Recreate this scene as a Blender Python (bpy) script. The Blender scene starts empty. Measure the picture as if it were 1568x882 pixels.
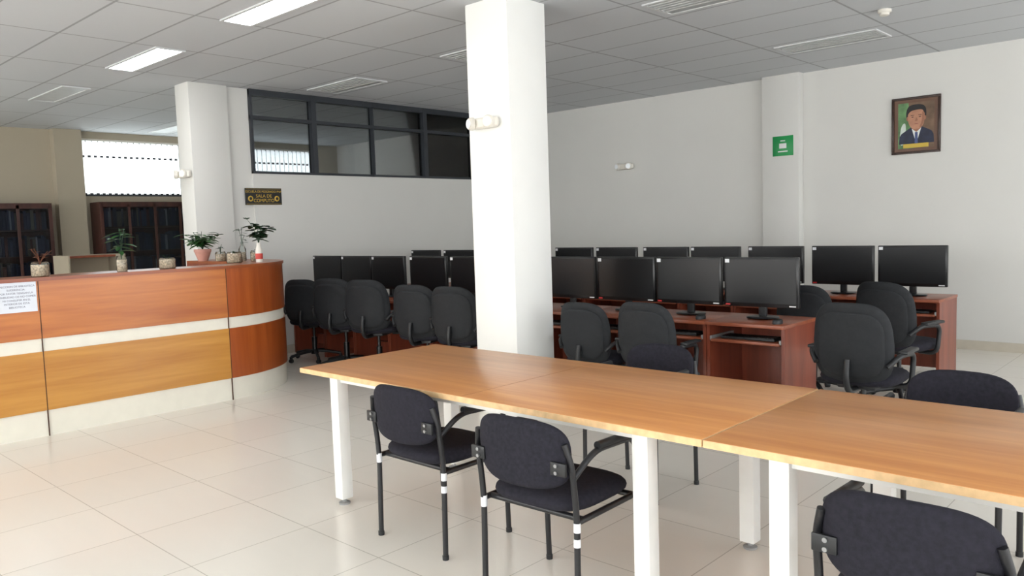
import bpy, bmesh, math, random
from mathutils import Vector, Matrix
random.seed(7)
D=bpy.data; C=bpy.context; COL=C.scene.collection
CEIL=3.22
# ------------------------------------------------------------------ materials
def newmat(name):
    m=D.materials.new(name); m.use_nodes=True
    nt=m.node_tree; b=nt.nodes['Principled BSDF']
    return m,nt,b
def lin(c):
    return tuple(((v/255)/12.92 if v/255<=.04045 else ((v/255+.055)/1.055)**2.4) for v in c)+(1,)
def mat(name,rgb,rough=.5,metal=0,var=.06,scale=8,bump=0,bscale=60,spec=.5,emit=None,es=0,stretch=(1,1,1)):
    m,nt,b=newmat(name); N=nt.nodes; L=nt.links
    tc=N.new('ShaderNodeTexCoord'); mp=N.new('ShaderNodeMapping'); mp.inputs['Scale'].default_value=stretch
    L.new(tc.outputs['Object'],mp.inputs[0])
    no=N.new('ShaderNodeTexNoise'); no.inputs['Scale'].default_value=scale; no.inputs['Detail'].default_value=4
    L.new(mp.outputs[0],no.inputs['Vector'])
    cr=N.new('ShaderNodeValToRGB'); c=lin(rgb)
    cr.color_ramp.elements[0].color=tuple(v*(1-var) for v in c[:3])+(1,); cr.color_ramp.elements[0].position=.3
    cr.color_ramp.elements[1].color=tuple(min(1,v*(1+var)) for v in c[:3])+(1,); cr.color_ramp.elements[1].position=.7
    L.new(no.outputs[0],cr.inputs[0]); L.new(cr.outputs[0],b.inputs['Base Color'])
    b.inputs['Roughness'].default_value=rough; b.inputs['Metallic'].default_value=metal
    b.inputs['Specular IOR Level'].default_value=spec
    if bump:
        n2=N.new('ShaderNodeTexNoise'); n2.inputs['Scale'].default_value=bscale; L.new(tc.outputs['Object'],n2.inputs['Vector'])
        bp=N.new('ShaderNodeBump'); bp.inputs['Strength'].default_value=bump; bp.inputs['Distance'].default_value=.002
        L.new(n2.outputs[0],bp.inputs['Height']); L.new(bp.outputs[0],b.inputs['Normal'])
    if emit:
        b.inputs['Emission Color'].default_value=lin(emit); b.inputs['Emission Strength'].default_value=es
    return m
def wood(name,a,bc,axis='X',rough=.35,scale=1.0,coat=.2):
    m,nt,b=newmat(name); N=nt.nodes; L=nt.links
    tc=N.new('ShaderNodeTexCoord'); mp=N.new('ShaderNodeMapping')
    s=[9,9,9]; s['XYZ'.index(axis)]=.6
    mp.inputs['Scale'].default_value=[v*scale for v in s]
    L.new(tc.outputs['Object'],mp.inputs[0])
    n1=N.new('ShaderNodeTexNoise'); n1.inputs['Scale'].default_value=1.2; n1.inputs['Detail'].default_value=8; n1.inputs['Distortion'].default_value=.6
    L.new(mp.outputs[0],n1.inputs['Vector'])
    n2=N.new('ShaderNodeTexNoise'); n2.inputs['Scale'].default_value=6; n2.inputs['Detail'].default_value=6
    L.new(mp.outputs[0],n2.inputs['Vector'])
    mx=N.new('ShaderNodeMath'); mx.operation='MULTIPLY_ADD'; mx.inputs[1].default_value=.35
    L.new(n2.outputs[0],mx.inputs[0]); L.new(n1.outputs[0],mx.inputs[2])
    cr=N.new('ShaderNodeValToRGB'); cr.color_ramp.elements[0].position=.45; cr.color_ramp.elements[1].position=.9
    cr.color_ramp.elements[0].color=lin(a); cr.color_ramp.elements[1].color=lin(bc)
    L.new(mx.outputs[0],cr.inputs[0]); L.new(cr.outputs[0],b.inputs['Base Color'])
    b.inputs['Roughness'].default_value=rough; b.inputs['Coat Weight'].default_value=coat; b.inputs['Coat Roughness'].default_value=.2
    return m
def gridmat(name,rgb,line,px,py,ox,oy,lw,rough,var=.05,nscale=3,speck=0,spec=.5,streak=False):
    m,nt,b=newmat(name); N=nt.nodes; L=nt.links
    g=N.new('ShaderNodeNewGeometry'); sp=N.new('ShaderNodeSeparateXYZ'); L.new(g.outputs['Position'],sp.inputs[0])
    def M(op,a,bb,c=None):
        n=N.new('ShaderNodeMath'); n.operation=op
        for i,v in enumerate((a,bb,c)):
            if v is None: continue
            if hasattr(v,'default_value') or hasattr(v,'links'): L.new(v,n.inputs[i])
            else: n.inputs[i].default_value=v
        return n.outputs[0]
    def edge(s,p,o):
        f=M('FRACT',M('DIVIDE',M('SUBTRACT',s,o),p),0.0)
        d=M('MULTIPLY',M('MINIMUM',f,M('SUBTRACT',1.0,f)),p)
        return M('LESS_THAN',d,lw/2)
    e=M('MAXIMUM',edge(sp.outputs[0],px,ox),edge(sp.outputs[1],py,oy))
    # per tile variation
    cx=M('FLOOR',M('DIVIDE',M('SUBTRACT',sp.outputs[0],ox),px),0.0)
    cy=M('FLOOR',M('DIVIDE',M('SUBTRACT',sp.outputs[1],oy),py),0.0)
    cb=N.new('ShaderNodeCombineXYZ'); L.new(cx,cb.inputs[0]); L.new(cy,cb.inputs[1])
    wn=N.new('ShaderNodeTexWhiteNoise'); L.new(cb.outputs[0],wn.inputs['Vector'])
    mp=N.new('ShaderNodeMapping'); L.new(g.outputs['Position'],mp.inputs[0])
    mp.inputs['Scale'].default_value=(.7,5,1) if streak else (1,1,1)
    no=N.new('ShaderNodeTexNoise'); no.inputs['Scale'].default_value=nscale; no.inputs['Detail'].default_value=8; L.new(mp.outputs[0],no.inputs['Vector'])
    fac=M('MULTIPLY_ADD',wn.outputs['Value'],.5,M('MULTIPLY',no.outputs[0],.5))
    cr=N.new('ShaderNodeValToRGB'); c=lin(rgb)
    cr.color_ramp.elements[0].color=tuple(v*(1-var) for v in c[:3])+(1,); cr.color_ramp.elements[1].color=tuple(min(1,v*(1+var)) for v in c[:3])+(1,)
    L.new(fac,cr.inputs[0])
    mix=N.new('ShaderNodeMix'); mix.data_type='RGBA'; L.new(e,mix.inputs[0]); L.new(cr.outputs[0],mix.inputs[6]); mix.inputs[7].default_value=lin(line)
    L.new(mix.outputs[2],b.inputs['Base Color'])
    b.inputs['Roughness'].default_value=rough; b.inputs['Specular IOR Level'].default_value=spec
    bp=N.new('ShaderNodeBump'); bp.inputs['Strength'].default_value=.3; bp.inputs['Distance'].default_value=.004; bp.invert=True
    L.new(e,bp.inputs['Height']); L.new(bp.outputs[0],b.inputs['Normal'])
    return m
def glassmat(name,tint,gl=.12,rough=.03):
    m=D.materials.new(name); m.use_nodes=True; nt=m.node_tree; N=nt.nodes; L=nt.links; N.clear()
    t=N.new('ShaderNodeBsdfTransparent'); t.inputs[0].default_value=(*tint,1)
    g=N.new('ShaderNodeBsdfGlossy'); g.inputs['Roughness'].default_value=rough; g.inputs[0].default_value=(.9,.9,.9,1)
    x=N.new('ShaderNodeMixShader'); lw=N.new('ShaderNodeLayerWeight'); lw.inputs[0].default_value=gl
    o=N.new('ShaderNodeOutputMaterial')
    L.new(lw.outputs['Fresnel'],x.inputs[0]); L.new(t.outputs[0],x.inputs[1]); L.new(g.outputs[0],x.inputs[2]); L.new(x.outputs[0],o.inputs[0])
    return m

WALL=mat('wall_paint',(217,216,211),.7,var=.015,scale=1.5,bump=.15,bscale=90)
WALLB=mat('beige_wall_paint',(178,168,148),.7,var=.02,scale=1.5)
PILM=mat('pillar_paint',(240,240,236),.6,var=.02,scale=2,bump=.15,bscale=40)
FLOOR=gridmat('floor_tiles',(238,233,223),(198,192,180),.6,.6,.12,.33,.005,.2,var=.03,nscale=2.2,spec=.6,streak=True)
CEILM=gridmat('ceiling_tiles',(203,206,209),(160,162,165),1.2,.6,-8.5,5.4,.02,.85,var=.04,nscale=60)
BASE=mat('baseboard_tile',(200,192,176),.4,var=.05)
BLK=mat('black_plastic',(28,29,31),.45,var=.1)
BLKG=mat('black_gloss',(12,13,15),.28,var=.05)
SCR=mat('screen_glass',(13,14,17),.3,var=.02,spec=.4)
MESHB=mat('black_mesh_fabric',(32,34,37),.7,var=.15,scale=30,bump=.5,bscale=400,spec=.35)
FAB=mat('charcoal_fabric',(36,35,43),.9,var=.25,scale=60,bump=.6,bscale=500,spec=.25)
TUBE=mat('black_steel_tube',(24,24,27),.35,var=.1)
WMET=mat('white_painted_steel',(232,232,228),.4,var=.03)
TAPE=mat('white_tape',(225,226,228),.5,var=.03)
SILV=mat('zinc_screw',(150,150,150),.35,metal=.8)
GREYP=mat('grey_plastic',(150,150,148),.5)
WPL=mat('white_plastic',(226,222,212),.35,var=.02)
LENS=mat('lamp_lens',(245,248,250),.15,var=.02)
TABLE=wood('table_laminate',(194,124,62),(220,155,90),'X',.33,1.0,.2)
TSEAM=mat('table_joint',(160,100,52),.6)
EDGE=mat('table_edge_band',(222,186,138),.5,var=.15,scale=25)
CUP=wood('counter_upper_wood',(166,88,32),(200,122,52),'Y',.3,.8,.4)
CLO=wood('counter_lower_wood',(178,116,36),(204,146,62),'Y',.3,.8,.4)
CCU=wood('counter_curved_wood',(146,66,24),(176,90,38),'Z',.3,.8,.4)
CTOP=wood('counter_top_wood',(130,62,28),(160,84,42),'Y',.3,.8,.3)
CREAM=mat('counter_cream',(234,230,216),.45,var=.03)
SEAM=mat('seam_dark',(70,40,20),.7)
DESK=wood('desk_cherry',(122,62,40),(160,88,58),'X',.38,1.0,.2)
DESKP=wood('desk_cherry_panel',(112,52,34),(144,70,48),'Z',.4,1.0,.2)
DARKW=wood('bookcase_dark_wood',(52,28,24),(80,44,36),'Z',.45)
FRAME=mat('window_frame_dark',(46,50,56),.5)
TGLASS=glassmat('tinted_glass',(.55,.56,.57),.35)
CLR=glassmat('clear_glass',(.92,.95,.94),.3,.02)
GREEN=mat('sign_green',(20,145,75),.4)
WHITE=mat('sign_white',(225,228,226),.5,var=.02)
GOLD=mat('sign_gold',(200,165,60),.4)
SIGNB=mat('sign_black',(18,18,16),.35)
PAPER=mat('paper_white',(222,226,234),.7,var=.02)
INK=mat('ink_grey',(110,112,130),.8)
LEAF=mat('leaf_green',(52,104,46),.5,var=.4,scale=20)
LEAFD=mat('leaf_dark_green',(28,66,36),.45,var=.4,scale=20)
TWIG=mat('dry_twig',(120,72,50),.8,var=.3)
STONE=mat('pebbles',(200,182,160),.7,var=.5,scale=70)
PINK=mat('terracotta_pot',(205,150,135),.6,var=.15)
REDW=mat('red_label',(200,70,60),.5)
# ------------------------------------------------------------------ mesh builders
def fin(bm,name,m,smooth=False):
    bmesh.ops.recalc_face_normals(bm,faces=bm.faces)
    me=D.meshes.new(name); bm.to_mesh(me); bm.free()
    if m: me.materials.append(m)
    if smooth:
        for p in me.polygons: p.use_smooth=True
        me.set_sharp_from_angle(angle=math.radians(40))
    return me
def m_boxes(lst,m,bevel=0,name='boxes'):
    bm=bmesh.new()
    for (x0,x1,y0,y1,z0,z1) in lst:
        r=bmesh.ops.create_cube(bm,size=1)
        for v in r['verts']:
            v.co=Vector((x0+(v.co.x+.5)*(x1-x0),y0+(v.co.y+.5)*(y1-y0),z0+(v.co.z+.5)*(z1-z0)))
    if bevel: bmesh.ops.bevel(bm,geom=bm.edges[:]+bm.verts[:],offset=bevel,segments=2,affect='EDGES',profile=.5)
    return fin(bm,name,m,smooth=bool(bevel))
def m_box(x0,x1,y0,y1,z0,z1,m,bevel=0): return m_boxes([(x0,x1,y0,y1,z0,z1)],m,bevel)
def fillet(pts,r,n=6):
    pts=[Vector(p) for p in pts]; out=[pts[0]]
    for i in range(1,len(pts)-1):
        p=pts[i]; a=(pts[i-1]-p); b=(pts[i+1]-p); rr=min(r,a.length*.45,b.length*.45)
        a=p+a.normalized()*rr; b=p+b.normalized()*rr
        for k in range(n+1):
            t=k/n; out.append(a*(1-t)**2+p*2*t*(1-t)+b*t*t)
    out.append(pts[-1]); return out
def m_tube(paths,rad,m,seg=10):
    bm=bmesh.new()
    for pts in paths:
        pts=[Vector(p) for p in pts]; rings=[]; up=None
        for i,p in enumerate(pts):
            t=(pts[min(i+1,len(pts)-1)]-pts[max(i-1,0)]).normalized()
            if up is None:
                up=Vector((0,0,1)) if abs(t.z)<.9 else Vector((1,0,0))
            s=t.cross(up).normalized(); up=s.cross(t).normalized()
            rings.append([bm.verts.new(p+(s*math.cos(2*math.pi*k/seg)+up*math.sin(2*math.pi*k/seg))*rad) for k in range(seg)])
        for a,b in zip(rings,rings[1:]):
            for k in range(seg): bm.faces.new((a[k],a[(k+1)%seg],b[(k+1)%seg],b[k]))
        bm.faces.new(rings[0][::-1]); bm.faces.new(rings[-1])
    return fin(bm,'tube',m,True)
def m_lathe(prof,m,seg=24,off=(0,0,0)):
    bm=bmesh.new(); rings=[]
    for r,z in prof:
        rings.append([bm.verts.new((off[0]+max(r,1e-4)*math.cos(2*math.pi*k/seg),off[1]+max(r,1e-4)*math.sin(2*math.pi*k/seg),off[2]+z)) for k in range(seg)])
    for a,b in zip(rings,rings[1:]):
        for k in range(seg): bm.faces.new((a[k],a[(k+1)%seg],b[(k+1)%seg],b[k]))
    bm.faces.new(rings[0][::-1]); bm.faces.new(rings[-1])
    return fin(bm,'lathe',m,True)
def m_cush(w,d,t,m,fn=None,ex=4,pw=8,seg=48,rings=9):
    """rounded pad in local XY, thickness Z"""
    bm=bmesh.new()
    def outline(a):
        c,s=math.cos(a),math.sin(a)
        return Vector((w/2*math.copysign(abs(c)**(2/ex),c),d/2*math.copysign(abs(s)**(2/ex),s),0))
    def P(x,y,z): 
        v=Vector((x,y,z)); return Vector(fn(v)) if fn else v
    lay=[]
    for sgn in (1,-1):
        rs=[]
        for k in range(1,rings+1):
            r=math.sin(k/rings*math.pi/2); h=t/2*(max(0,1-r**pw))**.5
            if k==rings: 
                if sgn==-1: rs.append(lay[0][-1]); continue
                h=0
            rs.append([bm.verts.new(P(outline(2*math.pi*j/seg).x*r,outline(2*math.pi*j/seg).y*r,sgn*h)) for j in range(seg)])
        c=bm.verts.new(P(0,0,sgn*t/2))
        for j in range(seg): bm.faces.new((c,rs[0][j],rs[0][(j+1)%seg]))
        for a,b in zip(rs,rs[1:]):
            for j in range(seg): bm.faces.new((a[j],b[j],b[(j+1)%seg],a[(j+1)%seg]))
        lay.append(rs)
    return fin(bm,'pad',m,True)
def xf(me,loc=(0,0,0),rot=(0,0,0),scale=(1,1,1)):
    from mathutils import Euler
    me.transform(Matrix.Translation(loc)@Euler(rot).to_matrix().to_4x4()@Matrix.Diagonal((*scale,1))); return me
def put(name,parts,loc=(0,0,0),rz=0,scale=1):
    e=D.objects.new(name,None); COL.objects.link(e); e.location=loc; e.rotation_euler=(0,0,rz); e.empty_display_size=.1
    e.scale=(scale,)*3
    for pn,me in parts:
        o=D.objects.new(pn,me); COL.objects.link(o); o.parent=e
    return e
def single(name,me,loc=(0,0,0),rz=0):
    o=D.objects.new(name,me); COL.objects.link(o); o.location=loc; o.rotation_euler=(0,0,rz); return o
def textobj(name,body,size,m,loc,rot,parent,align='CENTER',ext=.0005):
    c=D.curves.new(name,'FONT'); c.body=body; c.size=size; c.align_x=align; c.align_y='CENTER'; c.extrude=ext; c.materials.append(m)
    o=D.objects.new(name,c); COL.objects.link(o); o.location=loc; o.rotation_euler=rot; o.parent=parent; return o
# ------------------------------------------------------------------ room
XB=-13.7; YR=9.57; XR=5.0; YN=-4.0; XG=-8.75
single('floor',m_box(XB-.2,XR,YN,YR+.2,-.1,0,FLOOR))
single('ceiling',m_box(XB-.2,XR,YN,YR+.2,CEIL,CEIL+.12,CEILM))
single('wall_right',m_box(XB,XR,YR,YR+.2,0,CEIL,WALL))
single('trim_1',m_box(-4.47,-4.0,YR-.13,YR,0,CEIL,WALL,.004))
single('baseboard_right',m_boxes([(XG+.02,-4.49,YR-.012,YR,0,.1),(-3.98,XR,YR-.012,YR,0,.1),(-4.482,-3.988,YR-.142,YR-.13,0,.1)],BASE))
single('baseboard_partition',m_box(XG,XG+.012,4.9,YR,0,.1,BASE))
# back wall with window band
WY0,WY1,WZ0,WZ1=4.68,9.1,2.19,3.11
single('wall_back',m_boxes([(XB-.2,XB,YN,YR,0,WZ0),(XB-.2,XB,YN,WY0,WZ0,CEIL),(XB-.2,XB,WY1,YR,WZ0,CEIL),(XB-.2,XB,WY0,WY1,WZ1,CEIL)],WALLB))
single('trim_2',m_box(XB,XB+.18,4.26,4.66,0,CEIL,WALLB))
fr=[(XB-.12,XB-.06,WY0,WY1,WZ0,WZ0+.04),(XB-.12,XB-.06,WY0,WY1,WZ1-.04,WZ1)]
y=WY0
while y<WY1: fr.append((XB-.12,XB-.06,y,y+.03,WZ0,WZ1)); y+=1.47
put('window_1',[('frame',m_boxes(fr,FRAME)),('pane',m_box(XB-.1,XB-.09,WY0,WY1,WZ0,WZ1,CLR))])
# vertical blinds, lit from behind by the sky
BL=D.materials.new('blind_fabric'); BL.use_nodes=True; nt=BL.node_tree; nt.nodes.clear()
d=nt.nodes.new('ShaderNodeBsdfDiffuse'); d.inputs[0].default_value=(.88,.89,.9,1)
t=nt.nodes.new('ShaderNodeBsdfTranslucent'); t.inputs[0].default_value=(.95,.96,.97,1)
a=nt.nodes.new('ShaderNodeMixShader'); a.inputs[0].default_value=.7; o=nt.nodes.new('ShaderNodeOutputMaterial')
nt.links.new(d.outputs[0],a.inputs[1]); nt.links.new(t.outputs[0],a.inputs[2]); nt.links.new(a.outputs[0],o.inputs[0])
bm=bmesh.new(); y=WY0+.01; sh=[]
while y<WY1-.02:
    w=.088; t1=.03
    for z0,z1 in ((WZ0+.03,WZ0+.9),):
        vs=[bm.verts.new(v) for v in ((XB-.02,y,z0),(XB-.05+t1-.02,y+w,z0),(XB-.05+t1-.02,y+w,z1),(XB-.02,y,z1))]; bm.faces.new(vs)
    sh.append((XB-.019,XB-.016,y-.004,y+.004,WZ0+.03,WZ0+.9))
    y+=.094
blme=fin(bm,'slats',BL)
dash=[]; y=WY0+.02
while y<WY1-.05:
    dash+= [(XB-.008,XB-.004,y,y+.05,WZ0+.62,WZ0+.655),(XB-.008,XB-.004,y,y+.05,WZ0+.02,WZ0+.05)]; y+=.094
put('vertical_blinds',[('slats',blme),('slat_edges',m_boxes(sh,GREYP)),('slots',m_boxes(dash,FRAME)),('rail',m_box(XB-.04,XB-.005,WY0,WY1,WZ1-.03,WZ1,WPL))])
# column at left + partition wall with glazing
single('left_column',m_box(-9.05,-8.72,4.15,4.61,0,CEIL,WALL,.004))
single('wall_partition',m_boxes([(-8.9,XG-.03,4.61,4.9,0,CEIL),(-8.9,XG,4.9,YR,0,2.22),],WALL))
fr=[(-8.84,XG+.012,4.9,YR,2.22,2.25),(-8.84,XG+.012,4.9,YR,2.87,2.91),(-8.84,XG+.012,4.9,YR,3.15,CEIL)]
for gy,w in ((4.915,.03),(5.78,.07),(6.71,.018),(7.64,.07),(8.6,.018),(9.53,.06)): fr.append((-8.83,XG+.016,gy-w/2,gy+w/2,2.22,CEIL))
put('window_2',[('frame',m_boxes(fr,FRAME)),('glazing',m_box(-8.8,-8.794,4.9,YR,2.24,3.16,TGLASS))])
# central pillar
PX,PY,PS=-4.09,4.42,.44
single('pillar',m_box(PX-PS,PX,PY,PY+PS,0,CEIL,PILM,.006))
# near wall (windows side), behind the camera
ww=[(XB,XR,YN-.2,YN,0,.8),(XB,XR,YN-.2,YN,2.9,CEIL)]
x=XB
while x<XR: ww.append((x,x+.35,YN-.2,YN,.8,2.9)); x+=2.9
single('wall_near',m_boxes(ww,WALL))
# ------------------------------------------------------------------ ceiling fixtures
LIT=mat('lit_diffuser',(255,255,255),.5,emit=(250,252,255),es=9)
UNLIT=mat('unlit_diffuser',(206,210,212),.4)
VENTM=mat('vent_backing',(168,171,172),.6)
VSL=mat('vent_slats',(190,192,192),.6)
RIM=mat('fixture_rim',(208,210,211),.5)
def fixture(x0,y0,w,dp,m,name,slats=False):
    z=CEIL
    parts=[('rim',m_boxes([(0,w,0,.025,-.012,0),(0,w,dp-.025,dp,-.012,0),(0,.025,.025,dp-.025,-.012,0),(w-.025,w,.025,dp-.025,-.012,0)],RIM)),('diffuser',m_box(.025,w-.025,.025,dp-.025,-.006,0,m))]
    if slats: parts.append(('louvres',m_boxes([(.03,w-.03,.06+i*.06,.08+i*.06,-.014,-.006) for i in range(int((dp-.1)/.06))],VSL)))
    return put(name,parts,(x0,y0,z))
for x0 in (-8.5,-6.1): fixture(x0,3.2,1.2,.28,LIT,'ceiling_light_panel')
for x0 in (-10.95,-13.3): fixture(x0,3.2 if x0>-12 else 5.6,1.2,.3,UNLIT,'ceiling_light_panel')
for x0,y0 in ((-8.5,5.4),(-6.1,5.4),(-3.7,5.4),(-3.7,7.8),(-1.3,5.4)): fixture(x0+.1,y0+.08,1.0,.44,VENTM,'ceiling_vent',True)
put('smoke_detector',[('body',m_lathe([(.055,0),(.055,-.02),(.04,-.03),(.04,-.045),(.03,-.05),(0,-.05)],WPL))],(-2.32,7.23,CEIL))
# ------------------------------------------------------------------ emergency lights
def emergency(loc,rz):
    p=[('housing',xf(m_cush(.3,.085,.07,WPL,ex=5),(0,-.036,0),(math.pi/2,0,0)))]
    for s in (-1,1):
        me=m_lathe([(.036,0),(.05,.01),(.05,.03),(.042,.045),(0,.047)],WPL); xf(me,(s*.085,-.06,.0),(math.pi/2,0,.35*s)); p.append(('lamp_%d'%(s>0),me))
        me=m_lathe([(.036,0),(.033,.006),(0,.008)],LENS); xf(me,(s*.085+.016*s,-.104,.0),(math.pi/2,0,.35*s)); p.append(('lens_%d'%(s>0),me))
    return put('emergency_light',p,loc,rz)
emergency((-6.6,YR,2.29),0)
emergency((PX-.24,PY,2.29),0)
emergency((-8.88,4.15,2.2),0)
# ------------------------------------------------------------------ signs & portrait
e=put('exit_sign',[('plate',m_box(-.13,.13,-.008,0,-.12,.12,GREEN,.003)),('panel',m_box(-.045,.045,-.010,-.008,-.03,.03,WHITE)),('lines',m_boxes([(-.03,.03,-.010,-.008,.055,.068),(-.06,.06,-.010,-.008,-.075,-.06)],WHITE))],(-4.2,YR-.13,2.36))
e=put('room_sign',[('plate',m_box(0,.012,-.24,.24,-.1,.1,SIGNB)),('border',m_boxes([(.012,.014,-.232,.232,.088,.091),(.012,.014,-.232,.232,-.091,-.088)],GOLD)),
   ('badge_l',xf(m_lathe([(.034,0),(.03,.002),(0,.003)],GOLD),(.012,-.175,-.025),(0,math.pi/2,0))),('badge_r',xf(m_lathe([(.034,0),(.03,.002),(0,.003)],GOLD),(.012,.175,-.025),(0,math.pi/2,0))),
   ('badge_centre_l',xf(m_lathe([(.018,0),(0,.001)],SIGNB),(.0152,-.175,-.025),(0,math.pi/2,0))),('badge_centre_r',xf(m_lathe([(.018,0),(0,.001)],SIGNB),(.0152,.175,-.025),(0,math.pi/2,0)))],(XG,5.02,1.945))
rt=(math.pi/2,0,math.pi/2)
textobj('title','ESCUELA DE POSGRADO PNP',.036,GOLD,(.014,0,.058),rt,e)
textobj('line_1','SALA DE',.056,GOLD,(.014,0,.005),rt,e); textobj('line_2','COMPUTO',.056,GOLD,(.014,0,-.05),rt,e)
# portrait
def poly(pts,y,m):
    bm=bmesh.new(); bm.faces.new([bm.verts.new((x,y,z)) for x,z in pts]); return fin(bm,'poly',m)
def ell(cx,cz,a,b,y,m,n=28,t0=0,t1=2*math.pi):
    return poly([(cx+a*math.cos(t0+(t1-t0)*k/n),cz+b*math.sin(t0+(t1-t0)*k/n)) for k in range(n)],y,m)
def smooth(pts,n=3):
    for _ in range(n):
        q=[]
        for i,p in enumerate(pts):
            r=pts[(i+1)%len(pts)]
            q+= [(p[0]*.75+r[0]*.25,p[1]*.75+r[1]*.25),(p[0]*.25+r[0]*.75,p[1]*.25+r[1]*.75)]
        pts=q
    return pts
SKIN=mat('painted_skin',(184,132,104),.5,var=.2,scale=9); SKD=mat('painted_skin_shade',(156,106,82),.5,var=.15,scale=9); HAIR=mat('painted_hair',(26,22,24),.5); SUIT=mat('painted_suit',(32,38,62),.5,var=.3,scale=12)
PBG=mat('painted_green',(96,136,88),.5,var=.5,scale=9); PBG2=mat('painted_tan',(110,86,66),.5,var=.35,scale=9); PCAP=mat('painted_caption',(205,175,60),.4); PRED=mat('painted_tie',(70,84,130),.5); SHD=mat('painted_flag_white',(205,215,206),.5,var=.2)
PFR=mat('portrait_frame_wood',(52,32,24),.35,var=.3,scale=30); LIP=mat('painted_lips',(140,84,72),.5)
MATB=mat('gilt_mat',(104,72,54),.4)
fy=-.03
parts=[('frame',m_boxes([(-.25,.25,fy,0,.285,.31),(-.25,.25,fy,0,-.31,-.285),(-.25,-.225,fy,0,-.285,.285),(.225,.25,fy,0,-.285,.285)],PFR,.004)),
('canvas',m_box(-.225,.225,-.01,0,-.285,.285,MATB)),
('mount',poly([(-.185,-.25),(.185,-.25),(.185,.25),(-.185,.25)],-.0104,PBG)),
('drape',poly([(-.02,-.25),(.185,-.25),(.185,.25),(-.08,.25)],-.0108,PBG2)),
('flag',poly(smooth([(-.17,-.22),(-.11,-.2),(-.1,.05),(-.16,.0)],2),-.0109,SHD)),
('suit',poly([(-.175,-.2),(-.17,-.12),(-.15,-.085),(-.12,-.065),(-.05,-.02),(.06,-.02),(.13,-.055),(.16,-.075),(.178,-.11),(.185,-.2)],-.0112,SUIT)),
('shirt',poly([(-.045,-.03),(.055,-.03),(.016,-.16),(-.008,-.16)],-.0116,WHITE)),
('tie',poly([(-.01,-.075),(.018,-.075),(.02,-.2),(-.012,-.2)],-.012,PRED)),
('neck',poly([(-.045,.03),(.05,.03),(.05,-.035),(.004,-.075),(-.044,-.035)],-.0124,SKD)),
('hair',poly(smooth([(-.096,.05),(-.104,.15),(-.08,.21),(-.04,.226),(.04,.228),(.09,.205),(.108,.15),(.1,.05),(0,.05)],2),-.0122,HAIR)),
('ear_l',ell(-.087,.075,.012,.024,-.0123,SKD,14)),('ear_r',ell(.092,.075,.012,.024,-.0123,SKD,14)),
('face',poly(smooth([(-.084,.11),(-.08,.17),(-.03,.19),(.04,.19),(.084,.17),(.09,.11),(.086,.03),(.06,-.03),(.0,-.046),(-.05,-.03),(-.08,.03)],3),-.0128,SKIN)),
('cheek_shade',poly(smooth([(.06,.14),(.084,.15),(.088,.1),(.084,.04),(.06,-.02),(.03,-.036),(.05,.01),(.062,.06)],3),-.0129,SKD)),
('fringe',poly(smooth([(-.092,.1),(-.09,.18),(-.03,.21),(.05,.21),(.092,.18),(.098,.1),(.078,.145),(.06,.17),(-.02,.166),(-.066,.15)],2),-.0132,HAIR)),
('eye_l',ell(-.035,.09,.012,.005,-.0134,HAIR,12)),('eye_r',ell(.04,.09,.012,.005,-.0134,HAIR,12)),
('brow_l',poly([(-.056,.106),(-.018,.108),(-.02,.113),(-.05,.114)],-.0134,HAIR)),('brow_r',poly([(.022,.108),(.06,.106),(.054,.114),(.024,.113)],-.0134,HAIR)),
('nose',poly([(.004,.08),(.010,.08),(.02,.05),(.004,.044),(-.012,.05)],-.0133,SKD)),('mouth',ell(.004,.014,.022,.004,-.0134,LIP,12)),
('caption',poly([(-.13,-.2),(.13,-.2),(.13,-.245),(-.13,-.245)],-.0136,PCAP))]
put('portrait_painting',parts,(-2.73,YR,2.46))
# ------------------------------------------------------------------ reception counter
def counter():
    X0=-6.72; cx,cy=-7.73,3.44; R=1.01; YS=-.6; YE=cy; XE=-8.72
    def path(off,arc=24):
        pts=[(X0-off,YS)]
        r=R-off
        for k in range(arc+1):
            a=k/arc*math.pi/2; pts.append((cx+r*math.cos(a),cy+r*math.sin(a)))
        pts.append((XE,cy+r)); return pts
    def strip(o0,o1,z0,z1,m,sel='all',split=None):
        A=path(o0);B=path(o1); 
        idx={'all':(0,len(A)),'straight':(0,2),'curve':(1,len(A))}[sel]
        A=A[idx[0]:idx[1]];B=B[idx[0]:idx[1]]
        bm=bmesh.new(); rows=[]
        for a,b in zip(A,B):
            rows.append([bm.verts.new((a[0],a[1],z0)),bm.verts.new((a[0],a[1],z1)),bm.verts.new((b[0],b[1],z1)),bm.verts.new((b[0],b[1],z0))])
        for p,q in zip(rows,rows[1:]):
            for k in range(4): bm.faces.new((p[k],q[k],q[(k+1)%4],p[(k+1)%4]))
        bm.faces.new(rows[0]); bm.faces.new(rows[-1][::-1])
        return fin(bm,'strip',m,True)
    P=[('plinth',strip(.012,.06,0,.2,CREAM)),
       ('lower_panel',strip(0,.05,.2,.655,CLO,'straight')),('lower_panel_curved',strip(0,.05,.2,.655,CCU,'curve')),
       ('stripe',strip(.012,.05,.655,.755,CREAM)),
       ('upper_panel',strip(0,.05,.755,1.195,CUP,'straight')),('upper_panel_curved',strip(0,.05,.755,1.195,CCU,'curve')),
       ('top_ledge',strip(-.012,.44,1.195,1.222,CTOP)),
       ('inner_desk',strip(.05,.7,.72,.75,DESK)),
       ('inner_panel',strip(.42,.44,.75,1.195,DESKP)),
       ('seams',m_boxes([(X0-.01,X0+.0015,yy-.003,yy+.003,0.0,1.195) for yy in (.4,1.93,3.44)],SEAM)),
       ('supports',m_boxes([(X0-.65,X0-.05,yy-.02,yy+.02,0,.72) for yy in (-.5,.9,2.3)],DESKP))]
    return put('reception_counter',P)
counter()
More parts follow.
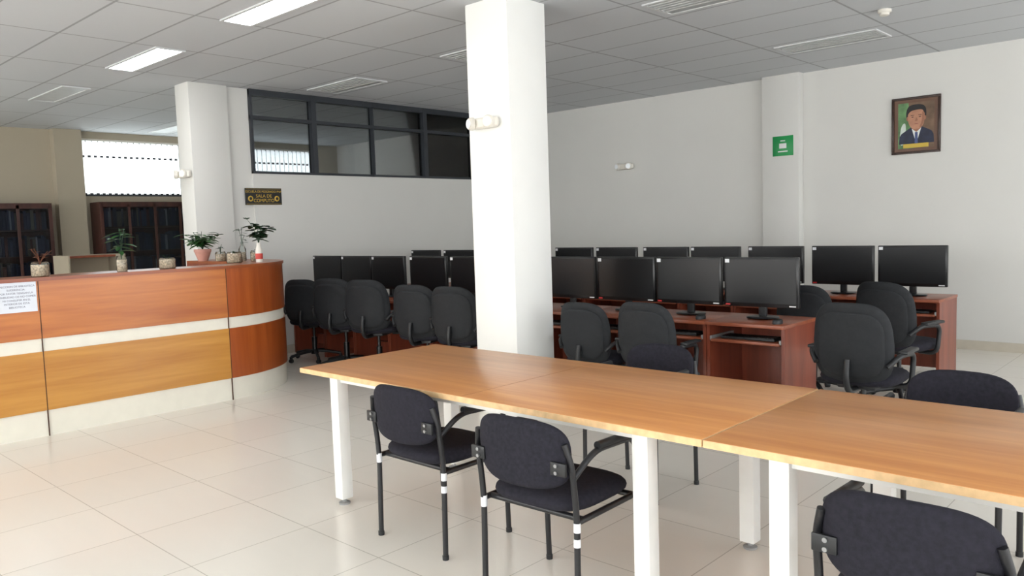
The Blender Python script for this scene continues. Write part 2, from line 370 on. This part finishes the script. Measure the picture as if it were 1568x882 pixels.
e=put('paper_notice',[('sheet',m_box(.0005,.0025,-.2,.125,-.115,.115,PAPER))],(-6.7195,1.79,1.085))
for i,tx in enumerate(['DIRECCION DE BIBLIOTECA','SUGERENCIA:','POR FAVOR TENGAN LA','AMABILIDAD DE NO COMER','NI CONSUMIR EN EL','INTERIOR DE ESTA','BIBLIOTECA']):
    textobj('text_%d'%i,tx,.02,INK,(.003,-.01,.08-i*.026),rt,e)
# ------------------------------------------------------------------ plants
def leaf(bm,base,dirv,L,W,droop=.3):
    d=Vector(dirv).normalized(); s=d.cross(Vector((0,0,1)))
    if s.length<.1: s=Vector((1,0,0))
    s.normalize(); pr=[]
    for k in range(6):
        t=k/5; c=Vector(base)+d*L*t+Vector((0,0,-droop*L*t*t)); w=W*math.sin(math.pi*min(.98,t*.9+.06))**.8/2
        pr.append((bm.verts.new(c-s*w),bm.verts.new(c+Vector((0,0,-w*.3))),bm.verts.new(c+s*w)))
    for a,b in zip(pr,pr[1:]):
        bm.faces.new((a[0],a[1],b[1],b[0])); bm.faces.new((a[1],a[2],b[2],b[1]))
def foliage(n,h0,h1,spread,L,W,m,stems=5,seed=1,up=.5):
    rnd=random.Random(seed); bm=bmesh.new(); paths=[]
    for s in range(stems):
        a=rnd.uniform(0,6.28); sp=spread*rnd.uniform(.3,1); hh=rnd.uniform(.7,1)*h1
        pts=[Vector((sp*math.cos(a)*t*t,sp*math.sin(a)*t*t,h0+(hh-h0)*t)) for t in (0,.35,.7,1)]; paths.append(pts)
        for k in range(n//stems):
            t=rnd.uniform(.35,1); p=Vector((sp*math.cos(a)*t*t,sp*math.sin(a)*t*t,h0+(hh-h0)*t)); b=rnd.uniform(0,6.28)
            leaf(bm,p,(math.cos(b),math.sin(b),rnd.uniform(-.1,up)),L*rnd.uniform(.6,1.1),W*rnd.uniform(.7,1.1))
    return [('leaves',fin(bm,'leaves',m,True)),('stems',m_tube(paths,.0025,TWIG if m is TWIG else LEAFD,6))]
def jar(r,h,water=.5,mat_fill=STONE,wall=CLR):
    return [('jar',m_lathe([(r*.9,0),(r,h*.1),(r,h*.85),(r*.85,h*.95),(r*.9,h)],wall,24)),('filling',m_lathe([(r*.85,.004),(r*.93,h*.1),(r*.93,h*water),(0,h*water)],mat_fill,24))]
TZ=1.222
put('potted_plant',jar(.066,.115,.8)+foliage(14,.08,.24,.09,.06,.025,TWIG,5,3),(-6.88,2.0,TZ))
put('potted_plant',jar(.042,.13,.75)+foliage(26,.1,.37,.06,.13,.05,LEAF,5,11),(-6.9,2.62,TZ))
put('potted_plant',jar(.07,.095,.85,STONE)+foliage(6,.05,.12,.03,.03,.015,LEAF,3,5),(-6.9,3.0,TZ))
put('potted_plant',[('pot',m_lathe([(.05,0),(.085,.1),(.09,.1),(.09,.13),(.08,.13),(.07,.11),(0,.11)],PINK))]+foliage(110,.12,.33,.22,.13,.055,LEAF,10,21),(-8.3,4.0,TZ))
put('potted_plant',jar(.055,.1,.75)+foliage(12,.06,.2,.05,.05,.02,LEAFD,4,31),(-8.0,4.05,TZ))
put('potted_plant',jar(.075,.11,.85)+foliage(10,.06,.15,.04,.04,.02,LEAF,4,41),(-7.27,3.82,TZ))
put('potted_plant',[('bottle',m_lathe([(.035,0),(.038,.02),(.038,.12),(.015,.17),(.015,.2)],CLR)),('water',m_lathe([(.03,.004),(.034,.02),(.034,.09),(0,.09)],STONE))]+foliage(14,.15,.36,.05,.07,.03,LEAFD,3,51),(-7.7,4.14,TZ))
put('potted_plant',jar(.06,.11,.8)+foliage(8,.06,.13,.04,.03,.015,LEAFD,3,61),(-7.38,4.12,TZ))
put('potted_plant',[('bottle',m_lathe([(.032,0),(.034,.02),(.034,.12),(.018,.16),(.018,.19)],WPL)),('label',m_lathe([(.0345,.03),(.0352,.035),(.0352,.08),(.0345,.085)],REDW))]+foliage(60,.17,.46,.14,.1,.075,LEAFD,6,71),(-7.08,3.98,TZ))
# ------------------------------------------------------------------ bookcases
CASEG=glassmat('case_glass',(.75,.77,.8),.25)
cols=[(40,50,74),(30,38,58),(90,84,76),(70,36,32),(120,124,132)]
BOOKM=[mat('book_cover_%d'%i,c,.6) for i,c in enumerate(cols)]
def bookcase(y0,y1,h,name,xf0=-13.66,dep=.4,seed=1):
    rnd=random.Random(seed); t=.03; w=y1-y0
    fr=[(0,dep,0,t,0,h),(0,dep,w-t,w,0,h),(0,dep,t,w-t,h-t,h),(0,dep,t,w-t,0,.08),(0,.02,t,w-t,.08,h-t)]
    nsh=5
    for k in range(1,nsh): fr.append((.02,dep-.03,t,w-t,.08+(h-.1)*k/nsh,.08+(h-.1)*k/nsh+.02))
    nd=max(2,round(w/.45))
    dr=[]
    for k in range(nd+1):
        yy=t+(w-2*t)*k/nd; dr.append((dep-.02,dep+.005,yy-.02,yy+.02,.08,h-t))
    dr+=[(dep-.02,dep+.005,t,w-t,h-t-.05,h-t),(dep-.02,dep+.005,t,w-t,.08,.14)]
    parts=[('carcass',m_boxes(fr,DARKW)),('door_frames',m_boxes(dr,DARKW))]
    bx=[[] for _ in cols]
    for k in range(nsh):
        z=.08+(h-.1)*k/nsh+.021; yy=t+.02
        while yy<w-t-.05:
            bw=rnd.uniform(.02,.05); bx[rnd.choice([0,0,0,1,1,1,2,3,4])].append((.05,dep-.06,yy,yy+bw,z,z+rnd.uniform(.24,.31))); yy+=bw+.002
    for i,b in enumerate(bx):
        if b: parts.append(('books_%d'%i,m_boxes(b,BOOKM[i])))
    parts.append(('door_glass',m_box(dep-.012,dep-.008,t,w-t,.1,h-t,CASEG)))
    return put(name,parts,(xf0,y0,0))
bookcase(4.76,6.9,2.08,'bookcase',seed=3)
bookcase(2.3,4.08,2.06,'bookcase',seed=5)
put('study_carrel',[('panels',m_boxes([(0,.02,0,.75,0,1.28),(.02,.6,0,.02,0,1.28),(.02,.6,.73,.75,0,1.28)],WALLB)),('desktop',m_box(.02,.6,.02,.73,.72,.75,DESK)),('shelf',m_box(.02,.3,.02,.73,1.24,1.27,DESK))],(-12.3,3.75,0))
# ------------------------------------------------------------------ tables
def table(w,dp,name,loc,legs):
    h=.75;t=.028
    parts=[('top',m_box(0,w,0,dp,h-t,h,TABLE,.002)),('top_joint',m_box(w/2+.05,w/2+.053,.002,dp-.002,h-.001,h+.0003,TSEAM)),('edge_band',m_boxes([(-.002,w+.002,-.003,0.0,h-t+.001,h-.002),(-.002,w+.002,dp,dp+.003,h-t+.001,h-.002),(-.003,0,0,dp,h-t+.001,h-.002),(w,w+.003,0,dp,h-t+.001,h-.002)],EDGE))]
    s=.035
    for i,(lx,ly) in enumerate(legs):
        parts.append(('leg_%d'%(i+1),m_box(lx-s,lx+s,ly-s,ly+s,.035,h-t,WMET,.004)))
        parts.append(('foot_%d'%(i+1),m_lathe([(.03,0),(.032,.01),(.012,.016),(.012,.04),(0,.04)],GREYP,16,(lx,ly,0))))
        parts.append(('bracket_%d'%(i+1),m_box(lx-.06,lx+.06,ly-.05,ly+.05,h-t-.012,h-t,WMET,.002)))
    xs=[l[0] for l in legs]; ys=[l[1] for l in legs]
    a,b,c,d=min(xs),max(xs),min(ys),max(ys)
    parts.append(('rails',m_boxes([(a+s,b-s,c-.012,c+.012,h-t-.04,h-t-.012),(a+s,b-s,d-.012,d+.012,h-t-.04,h-t-.012),(a-.012,a+.012,c+s,d-s,h-t-.04,h-t-.012),(b-.012,b+.012,c+s,d-s,h-t-.04,h-t-.012)],WMET)))
    return put(name,parts,loc)
table(2.49,1.0,'study_table',(-3.84,2.37,0),[(.23,.09),(2.2,.09),(.24,.9),(2.22,.9)])
table(2.49,1.0,'study_table',(-1.34,2.37,0),[(.24,.09),(2.25,.09),(.3,.9),(2.25,.9)])
# ------------------------------------------------------------------ visitor chairs
def visitor_parts():
    hw=.235
    paths=[]; bands=[]
    for s in (-1,1):
        paths.append(fillet([(s*hw,-.22,0),(s*hw,-.21,.42),(s*hw,-.235,.62),(s*.215,-.25,.70)],.1))
        paths.append(fillet([(s*hw,.2,0),(s*hw,.19,.4),(s*(hw+.015),.17,.645),(s*(hw+.02),-.12,.655),(s*hw,-.225,.57)],.07))
        paths.append([(s*hw,-.21,.40),(s*hw,.195,.40)])
    paths.append([(-hw,.17,.40),(hw,.17,.40)]); paths.append([(-hw,-.17,.40),(hw,-.17,.40)])
    bands=[[(.235,-.2115,.365),(.235,-.211,.40)],[(-.235,-.2115,.365),(-.235,-.211,.41)],[(.235,-.2135,.31),(.235,-.213,.34)]]
    def fb(v): # back pad: local x width, y height, z thickness
        x,y,z=v; yy=.06*(x/.22)**2
        return (x,-.272+yy*.8+z-.10*(y)*.6,.645+y)
    back=m_cush(.45,.27,.05,FAB,fb,ex=3.2,pw=10)
    def fs(v):
        x,y,z=v; return (x,.0+y,.445+z-.12*max(0,y-.12)**1*(1))
    seat=m_cush(.46,.46,.075,FAB,fs,ex=3.6,pw=8)
    parts=[('frame',m_tube(paths,.0125,TUBE)),('tape_bands',m_tube(bands,.0142,TAPE)),('backrest',back),('seat',seat)]
    pads=[[(s*(hw+.018),.15,.662),(s*(hw+.02),-.1,.668)] for s in (-1,1)]
    parts.append(('arm_pads',m_tube(pads,.016,BLK)))
    parts.append(('brackets',m_boxes([( .165,.235,-.275,-.262,.585,.635),(-.235,-.165,-.275,-.262,.585,.635)],BLK,.003)))
    sc=[]
    for s in (-1,1):
        for dz in (-.012,.014):
            sc.append([(s*.195,-.274,.61+dz),(s*.195,-.283,.61+dz)])
    parts.append(('screws',m_tube(sc,.007,SILV)))
    gl=[]
    for s in (-1,1):
        for yy in (-.22,.2): gl.append([(s*hw,yy,0),(s*hw,yy,.02)])
    parts.append(('glides',m_tube(gl,.015,BLK)))
    return parts
VC=visitor_parts()
def vchair(x,y,rz): return put('visitor_chair',VC,(x,y,0),rz)
vchair(-2.855,2.53,0)
vchair(-2.02,2.42,.03)
vchair(-.62,2.36,0)
vchair(-2.49,3.68,math.pi)
vchair(-.92,3.68,math.pi)
vchair(.1,3.68,math.pi)
# ------------------------------------------------------------------ office chairs
def office_parts():
    P=[]
    BC=.72
    def fb(v):
        x,y,z=v; yy=.07*(x/.24)**2 ; taper=1-.08*(y/.25 if y>0 else 0)
        return (x*taper,-.25+yy*.8+z-.05*(y/.25)**2*(1 if y>0 else -1)*.6-.03*y,BC+y)
    P.append(('backrest',m_cush(.5,.52,.05,MESHB,fb,ex=3.6,pw=12)))
    def fb2(v):
        x,y,z=v; yy=.07*(x/.24)**2
        return (x,-.280+yy*.8+z-.05*(y/.25)**2*(1 if y>0 else -1)*.6-.03*y,BC-.01+y)
    P.append(('back_shell',m_cush(.42,.42,.02,MESHB,fb2,ex=3.4,pw=12)))
    def fs(v):
        x,y,z=v; return (x,y+.02,.475+z-.25*max(0,y-.15)**1.3)
    P.append(('seat',m_cush(.5,.48,.09,FAB,fs,ex=3.4,pw=8)))
    P.append(('seat_pan',m_box(-.12,.12,-.14,.16,.405,.435,BLK,.01)))
    P.append(('back_bar',m_tube([fillet([(0,.0,.41),(0,-.27,.41),(0,-.315,.50),(0,-.29,.62)],.08)],.02,BLK)))
    arms=[]
    for s in (-1,1): arms.append(fillet([(s*.14,.04,.42),(s*.28,.04,.42),(s*.29,.06,.64),(s*.28,-.17,.65),(s*.22,-.23,.58)],.07))
    P.append(('armrests',m_tube(arms,.017,BLK)))
    P.append(('arm_pads',m_boxes([(s*.285-.03,s*.285+.03,-.15,.09,.652,.675) for s in (-1,1)],BLK,.01)))
    P.append(('gas_lift',m_lathe([(.045,.08),(.045,.12),(.03,.13),(.03,.28),(.016,.28),(.016,.41),(0,.41)],BLKG,20)))
    legs=[];cast=[]
    for k in range(5):
        a=2*math.pi*k/5+.3; c,s=math.cos(a),math.sin(a)
        legs.append([(0,0,.115),(c*.15,s*.15,.105),(c*.3,s*.3,.075)])
        me=m_cush(.05,.05,.045,BLK,None,ex=2,pw=14,seg=20,rings=5); xf(me,(c*.3,s*.3,.027),(math.pi/2,0,a+.6)); cast.append(('caster_%d'%(k+1),me))
        legs.append([(c*.3,s*.3,.075),(c*.3,s*.3,.03)])
    P.append(('star_base',m_tube(legs,.018,BLK)))
    return P+cast
OC=office_parts()
def ochair(x,y,rz,sc=1): return put('office_chair',OC,(x,y,0),rz,sc)
def ob(xb,yb,rz,sc=1): # place by the position of the backrest
    ochair(xb-.26*math.sin(rz),yb+.26*math.cos(rz),rz,sc)
for x,y,r,s in ((-7.85,4.9,.5,.99),(-7.08,4.78,.4,1.03),(-6.5,4.78,.4,1.03),(-5.74,4.76,.3,1),(-5.19,4.75,.25,1),(-3.72,4.72,.06,.92),(-3.14,4.69,.05,.95),(-1.79,4.95,.0,.98),(-2.06,6.35,-.25,1.0),(-2.66,6.3,.0,.96)):
    ob(x,y,r,s)
# ------------------------------------------------------------------ monitors and desks
LOGO=mat('logo_white',(220,220,220),.5); LOGR=mat('logo_red',(190,40,40),.5)
def monitor_parts():
    w,h=.59,.375; z0=.09; P=[]
    P.append(('housing',m_box(-w/2,w/2,-.0,.035,z0,z0+h,BLKG,.006)))
    P.append(('rear_bulge',m_cush(.4,.26,.07,BLK,lambda v:(v.x,.04+v.z,z0+.18+v.y),ex=4)))
    P.append(('screen',m_box(-w/2+.018,w/2-.018,-.002,.0,z0+.03,z0+h-.018,SCR)))
    P.append(('neck',m_box(-.03,.03,.03,.06,.01,z0+.12,BLK,.006)))
    P.append(('base',m_cush(.24,.18,.02,BLKG,lambda v:(v.x,.04+v.y,.011+v.z),ex=2.6)))
    P.append(('sticker',m_box(-w/2+.01,-w/2+.045,-.004,-.002,z0+h-.04,z0+h-.012,TAPE)))
    P.append(('logo',m_box(w/2-.07,w/2-.02,-.003,-.001,z0+.010,z0+.019,LOGO)))
    P.append(('badge',m_box(-w/2+.012,-w/2+.05,-.003,-.001,z0+.008,z0+.02,LOGR)))
    return P
MN=monitor_parts()
def kb_parts():
    P=[('body',m_box(-.21,.21,-.07,.07,0,.018,BLK,.004))]
    P.append(('keys',m_boxes([(-.2+i*.027,-.2+i*.027+.022,-.06+j*.025,-.06+j*.025+.02,.018,.024) for i in range(15) for j in range(5)],BLKG)))
    return P
KB=kb_parts()
MS=[('body',m_cush(.06,.11,.05,BLK,lambda v:(v.x,v.y,max(0,.0+v.z+.008)+.001),ex=2.3))]
def desk(x0,x1,yf,h,dp=.6):
    w=x1-x0; t=.025
    P=[('top',m_box(0,w,0,dp,h-t,h,DESK,.002)),
       ('side_panels',m_boxes([(.003,.003+t,.03,dp-.02,0,h-t),(w-t-.003,w-.003,.03,dp-.02,0,h-t)],DESKP)),
       ('back_panel',m_box(.03,w-.03,dp-.06,dp-.04,.15,h-t,DESKP)),
       ('keyboard_tray',m_box(.04,w-.04,.02,.36,h-.15,h-.13,DESK,.002)),
       ('tray_rail',m_boxes([(.03,.045,.03,.38,h-.14,h-.11),(w-.045,w-.03,.03,.38,h-.14,h-.11)],GREYP)),
       ('footrest',m_box(.03,w-.03,dp-.25,dp-.2,.08,.2,DESKP))]
    put('computer_desk',P,(x0,yf,0))
    put('keyboard',KB,((x0+x1)/2,yf+.14,h-.129))
rowB=[(-8.66,-8.05),(-8.03,-7.46),(-7.44,-6.85),(-6.78,-6.14),(-6.11,-5.5),(-5.45,-4.86),(-4.8,-4.21),(-4.18,-3.61),(-3.60,-2.98),(-2.97,-2.38)]
HB=.735
for i,(a,b) in enumerate(rowB):
    put('computer_monitor',MN,((a+b)/2,5.6,HB))
edges=[-8.72]+[(rowB[i][1]+rowB[i+1][0])/2 for i in range(len(rowB)-1)]+[-2.36]
for a,b in zip(edges,edges[1:]): desk(a,b,5.29,HB)
for a,b in zip(edges[5:],edges[6:]): put('computer_mouse',MS,(b-.09,5.4,HB+.0))
rowA=[(-6.48,-5.85),(-5.82,-5.22),(-5.15,-4.53),(-4.51,-3.93),(-3.84,-3.24),(-3.15,-2.58),(-2.52,-1.96)]
HA=.735
for a,b in rowA: put('computer_monitor',MN,((a+b)/2,7.75,HA),0,1.0)
edges=[-6.55]+[(rowA[i][1]+rowA[i+1][0])/2 for i in range(len(rowA)-1)]+[-1.94]
for a,b in zip(edges,edges[1:]): desk(a,b,7.48,HA)
for a,b in ((-8.6,-7.97),(-7.93,-7.3),(-7.27,-6.64)):
    desk(a,b,6.9,HA); put('computer_monitor',MN,((a+b)/2,7.15,HA))
# ------------------------------------------------------------------ lights
w=D.worlds.new('daylight'); C.scene.world=w; w.use_nodes=True
bg=w.node_tree.nodes['Background']; bg.inputs[0].default_value=(.95,.975,1,1); bg.inputs[1].default_value=2.3
def area(name,loc,rot,sx,sy,pw,col=(1,1,1)):
    l=D.lights.new(name,'AREA'); l.shape='RECTANGLE'; l.size=sx; l.size_y=sy; l.energy=pw; l.color=col
    o=D.objects.new(name,l); COL.objects.link(o); o.location=loc; o.rotation_euler=rot; return o
area('window_daylight',(-3.5,YN+.1,1.85),(math.radians(90),0,math.pi),15,2.1,1200,(1,.995,.98))
area('back_window_daylight',(XB-.8,6.9,2.7),(math.radians(90),0,-math.pi/2),5,1.4,110,(.97,.98,1))
C.scene.view_settings.view_transform='Standard'
C.scene.view_settings.exposure=.8
# ------------------------------------------------------------------ camera
cam=D.cameras.new('camera'); co=D.objects.new('camera',cam); COL.objects.link(co)
r=Vector((.73251,.67998,-.03249)); d=Vector((.02998,-.07991,-.99635)); f=Vector((-.6801,.72886,-.07892))
Mx=Matrix((( r.x,-d.x,-f.x,0),(r.y,-d.y,-f.y,0),(r.z,-d.z,-f.z,1.5),(0,0,0,1)))
co.matrix_world=Mx; cam.lens=27.8; cam.sensor_width=36; cam.clip_start=.05
C.scene.camera=co
